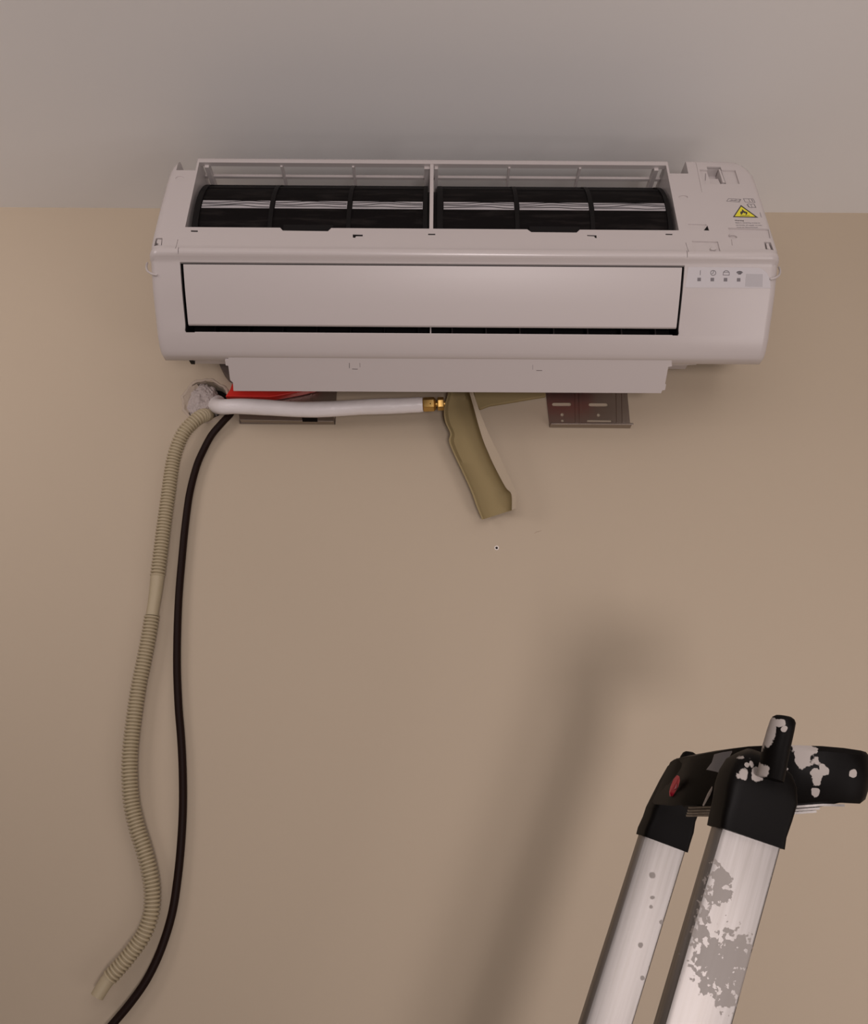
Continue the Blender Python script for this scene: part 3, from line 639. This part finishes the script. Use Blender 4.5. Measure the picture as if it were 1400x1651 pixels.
bln = [(onrail(rn,1160,1415), .012, (1,1,1)), (onrail(rn,1158,1440), .012, (1,1,1)), (onrail(rn,1172,1442),.007,(1,1,1)), (onrail(rn,1135,1480), .009, (1.3,1,.7)), (onrail(rn,1130,1505), .010, (1,1,1)),
       (onrail(rn,1152,1548), .024, (1,1,1)), (onrail(rn,1182,1545), .024, (1,1,1)), (onrail(rn,1162,1562), .022, (1,1,1)), (onrail(rn,1195,1580), .018, (1,1,1)), (onrail(rn,1172,1608), .012, (1,1,1)), (onrail(rn,1140,1590), .009, (1,1,1))]
blf = [(onrail(rf,1052,1411), .005, (1,1,1)), (onrail(rf,1052,1447), .004, (1,1,1.5)), (onrail(rf,1050,1462), .003, (1,1,1)), (onrail(rf,1033,1524), .004, (1,1,1)), (onrail(rf,1067,1487), .0035, (1,1,1)), (onrail(rf,1036,1577), .0035, (1,1,1))]
build_rail(*rn, -.012, -.012, alu('aluminium_near', bln, 1.5))
build_rail(*rf, .002, -.004, alu('aluminium_far', blf, .3))
# steps below the picture join the two rails
M_alu = alu('aluminium_step', [])
for k in range(1, 6):
    d = .16 + .26*k; a = rn[0]+rn[1]*d - rn[4]*.02; c = rf[0]+rf[1]*(d*rn[1].z/rf[1].z + (rf[0].z-rn[0].z)/(-rf[1].z)) + Vector((0,-.0,0))
    if a.z < .1: break
    c.z = a.z; b = bmesh.new()
    uu = Vector((.03,0,0)); q = [a-uu, a+uu, a+uu+Vector((0,0,-.022)), a-uu+Vector((0,0,-.022))]; q2 = [c-uu, c+uu, c+uu+Vector((0,0,-.022)), c-uu+Vector((0,0,-.022))]
    solid(b, q, q2); obj('step', b, M_alu, LD, bev=.001)
# black caps: sleeve, shoulder and peg swept as one closed surface
def blackm(name, bl, na=.6, ns=90):
    m = mat(name, (.0035,.0028,.0025), .5, spec=.10); bump(m, 60, .15, .001)
    if bl: blobs(m, [(c, q, (s_[0], .12, s_[2])) for c, q, s_ in bl], (.42,.38,.35), ns, na)
    return m
def capshape(name, sec_px, s_c, thick, m, n=40, pw=4.0, back=0):
    """stations (left px, right px): superelliptic sleeve, thick at each station"""
    b = bmesh.new(); rings = []
    for (l, r_), s_, th, p_ in zip(sec_px, s_c, thick, pw):
        a, c = near(*l, s_), near(*r_, s_); mid = (a+c)/2; u = (c-a)/2; nn = Vector((0,-1,0)); nn = (nn - u*nn.dot(u)/u.length_squared).normalized()
        ring = []
        for k in range(n):
            an = 2*math.pi*k/n; cx, sy = math.cos(an), math.sin(an)
            x = abs(cx)**(2/p_)*(1 if cx > 0 else -1); y = abs(sy)**(2/p_)*(1 if sy > 0 else -1)
            ring.append(b.verts.new(mid + u*x + nn*(y*th*KL/2) + Vector((0, back, 0))))
        rings.append(ring)
    for A, C_ in zip(rings[:-1], rings[1:]):
        for k in range(n): b.faces.new((A[k], A[(k+1)%n], C_[(k+1)%n], C_[k]))
    b.faces.new(rings[0][::-1]); b.faces.new(rings[-1])
    return obj(name, b, m, LD, ang=48)
def nl(px, py, s): return near(px, py, s) - lo
S = SN
bl_c = [(nl(1213,1247,S-.02), .006, (1,1,1)), (nl(1204,1250,S-.02), .004, (1,1,1)), (nl(1222,1232,S-.02),.004,(1,1,1)), (nl(1234,1250,S-.02),.0065,(1.1,1,.7)),(nl(1229,1228,S-.02),.005,(1.6,1,.7)), (nl(1217,1218,S-.02),.005,(1,1,1)), (nl(1206,1211,S-.02),.004,(1,1,1))]
capshape('rail_cap', [((1157.5,1333),(1262,1369)), ((1160,1318),(1265,1350)), ((1166,1290),(1274,1325)), ((1170,1262),(1283,1296)), ((1177,1240),(1282,1270)), ((1187,1222),(1276,1250)), ((1203,1212),(1262,1235)), ((1215,1206),(1250,1222))],
         [S-.001]*2+[S, S+.002, S+.005, S+.009, S+.014, S+.018], [.034,.034,.034,.036,.038,.036,.030,.016], blackm('black_plastic_cap', bl_c, .55, 160), pw=[9,9,8,7,6,5,4,3], back=.009)
bl_p = [(nl(1252,1163,S-.03), .009, (2.4,1,.8)), (nl(1248,1180,S-.03), .010, (2.0,1,.7)), (nl(1240,1195,S-.03), .007, (1.8,1,.7)), (nl(1231,1215,S-.03), .0065, (1.5,1,.6)), (nl(1263,1165,S-.03),.0042,(1,1,1)),(nl(1268,1175,S-.03),.003,(1,1,1)),(nl(1234,1250,S-.03),.010,(1.1,1,.8)), (nl(1228,1236,S-.03),.006,(1,1,.6))]
capshape('peg', [((1222,1250),(1262,1262)), ((1226,1232),(1266,1243)), ((1232,1200),(1272,1210)), ((1240,1172),(1279,1180)), ((1244,1160),(1281.5,1167)), ((1247,1155),(1280,1161)), ((1252,1152.5),(1276,1157))],
         [S-.010,S-.012,S-.014,S-.016,S-.017,S-.017,S-.017], [.022,.022,.022,.021,.020,.016,.010], blackm('black_plastic_peg', bl_p, .5, 170), pw=[2]*7, n=24)
S = SF
capshape('rail_cap', [((1035.5,1347),(1107,1374)), ((1038,1336),(1111,1360)), ((1046,1318),(1117,1342)), ((1051,1302),(1120,1325)), ((1060,1283),(1128,1305)), ((1072,1258),(1132,1282)), ((1084,1235),(1134,1255)), ((1097,1222),(1130,1235))],
         [S-.001]*2+[S]*6, [.034,.034,.034,.034,.034,.030,.026,.016], blackm('black_plastic_cap_far', []), pw=[9,9,8,7,6,5,4,3], back=.009)
capshape('peg', [((1080,1262),(1122,1270)), ((1092,1236),(1124,1242)), ((1098,1219),(1126,1224)), ((1102,1213),(1123,1217)), ((1106,1211),(1118,1213))],
         [S+.01]*5, [.022,.022,.020,.014,.007], blackm('black_plastic_peg_far', []), pw=[2]*5, n=24)
# curved top saddle that joins the rails
stn = [(1101,1233,1294,.897), (1104,1226.5,1298.5,.887), (1111,1222,1299.5,.872), (1122,1218.5,1298.5,.852), (1140,1214.5,1297.5,.832), (1160,1211,1297,.81), (1185,1206.5,1297,.785), (1210,1203,1297.5,.765), (1245,1201.3,1297.5,.745), (1290,1201,1296,.735), (1330,1202.5,1293,.732), (1365,1205.5,1294,.732), (1392,1209.5,1296,.735), (1401,1212,1289,.742), (1406,1218,1270,.752)]
bl_s = [(nl(1309,1212,.72), .0085, (1.0,1,.8)), (nl(1266,1235,.73), .0065, (1.7,1,.6)), (nl(1322,1246,.72), .0035, (1,1,1)), (nl(1325,1256,.72), .005, (1.3,1,.9)), (nl(1325,1278,.72), .0036, (1,1,1)), (nl(1338,1241,.72), .003, (1,1,.8)), (nl(1328,1211,.72),.0015,(1,1,1)),(nl(1385,1245,.72),.003,(1,1,1))]
bl_s = [(c, r*1.5, (s_[0], .12, s_[2])) for c, r, s_ in bl_s]
b = bmesh.new(); rings = []
for px, yt, yb, s_ in stn:
    t_, l_ = near(px, yt, s_), near(px-(3 if px > 1300 else 28*max(0, (1185-px)/84)), yb, s_); dp = .045 if 1100 < px < 1395 else .032
    t2, l2 = t_+Vector((.0,dp,0)), l_+Vector((0,dp,0)); zmid = (t_+l_)/2+Vector((0,-.003,0))
    rings.append([b.verts.new(p) for p in (t_+Vector((0,.004,.0)), t_*.9+l_*.1, zmid, l_*.9+t_*.1, l_+Vector((0,.002,0)), l2, t2)])
for A, C_ in zip(rings[:-1], rings[1:]):
    for k in range(7): b.faces.new((A[k], A[(k+1)%7], C_[(k+1)%7], C_[k]))
b.faces.new(rings[0][::-1]); b.faces.new(rings[-1])
def sads(px):
    px = max(1101, px+14)
    for A_, B_ in zip(stn[:-1], stn[1:]):
        if A_[0] <= px <= B_[0]: return A_[3]+(B_[3]-A_[3])*(px-A_[0])/(B_[0]-A_[0])
    return .905
def patch(pts, name, m, lift=.0035, parent=None, label=None):
    b = bmesh.new(); q = [near(x, y, sads(x)-lift) for x, y in pts]; c = sum(q, Vector())/len(q)
    solid(b, q, [v+Vector((0,.003,0)) for v in q]); return obj(name, b, m, parent or sad, label=label)
sad = obj('top_saddle', b, blackm('black_plastic_saddle', bl_s, .9, 130), LD, ang=40)
# aluminium strips under the saddle
for (dz, dd, x1_) in ((.0012,.003,1372),(.0036,.009,1350),(.0058,.015,1330),(.0078,.021,1312)):
    b = bmesh.new(); pf, pb_ = [], []
    for px, yt, yb, s_ in [q for q in stn if 1115 < q[0] <= x1_]:
        p = near(px + dd*300*(px == 1122) - 8*(px == 1122), yb, s_) + Vector((0, dd, -dz)); pf.append(p); pb_.append(p+Vector((0,.006,0)))
    q = pf+pb_[::-1]; solid(b, q, [v+Vector((0,0,-.0015)) for v in q]); obj('underside_strip', b, M_alu, sad)
b = bmesh.new(); pf, pb_ = [], []
for px, yt, yb, s_ in stn[3:12]:
    p = near(px, yb, s_) + Vector((0, .004, .001)); pf.append(p); pb_.append(p+Vector((0,.034,0)))
q = pf+pb_[::-1]; k_ = len(pf); low = [v+Vector((0, .0, -.0095*(0.25 if n_ in (0, k_-1, k_, 2*k_-1) else .55 if n_ in (k_-2, k_+1) else 1)*(.3 if n_ < k_ else 1))) for n_, v in enumerate(q)]
solid(b, q, low); obj('underside_web', b, M_black, sad)
b = bmesh.new()
for k, (x0, y0, x1, y1, s_) in enumerate(((1134,1299,1153,1262,.822),(1151,1297,1164,1262,.815),(1160,1258,1172,1238,.80),(1166,1230,1180,1212,.79))):
    a, c = near(x0,y0,s_-.004), near(x1,y1,s_-.008); tube(b, [a, (a+c)/2, c], lambda i, s: (.0006,.0012,.0005)[i], 6)
obj('dried_paint_run', b, mat('dried_paint', (.36,.31,.27), .6), sad)
patch([(1154,1216),(1168,1212.5),(1181,1210.5),(1176,1222),(1172,1238),(1166,1247),(1155,1244),(1141,1241),(1150,1229)], 'grey_tape_patch', mat('grey_tape', (.19,.19,.21), .5), .008)
stk = patch([(1093,1250),(1096,1252),(1096.5,1259),(1094,1268),(1089,1277),(1085,1283.5),(1081.5,1284),(1080.8,1277),(1083,1268),(1088,1256)], 'round_sticker', mat('red_sticker', (.62,.012,.05), .4), .014, label='red oval sticker')
patch([(1084,1268),(1092,1264),(1091,1271),(1083,1274)], 'sticker_print', mat('pink_print', (.6,.2,.24), .5), .0155, stk)
# rubber feet on the floor
for r_ in (rn, rf):
    b = bmesh.new(); L_ = (r_[0].z)/(-r_[1].z); e_ = r_[0]+r_[1]*L_; bx_c = e_
    box(b, (e_.x-.04, e_.y-.006, 0), (e_.x+.04, e_.y+.035, .045)); obj('rubber_foot', b, M_black, LD, bev=.003)
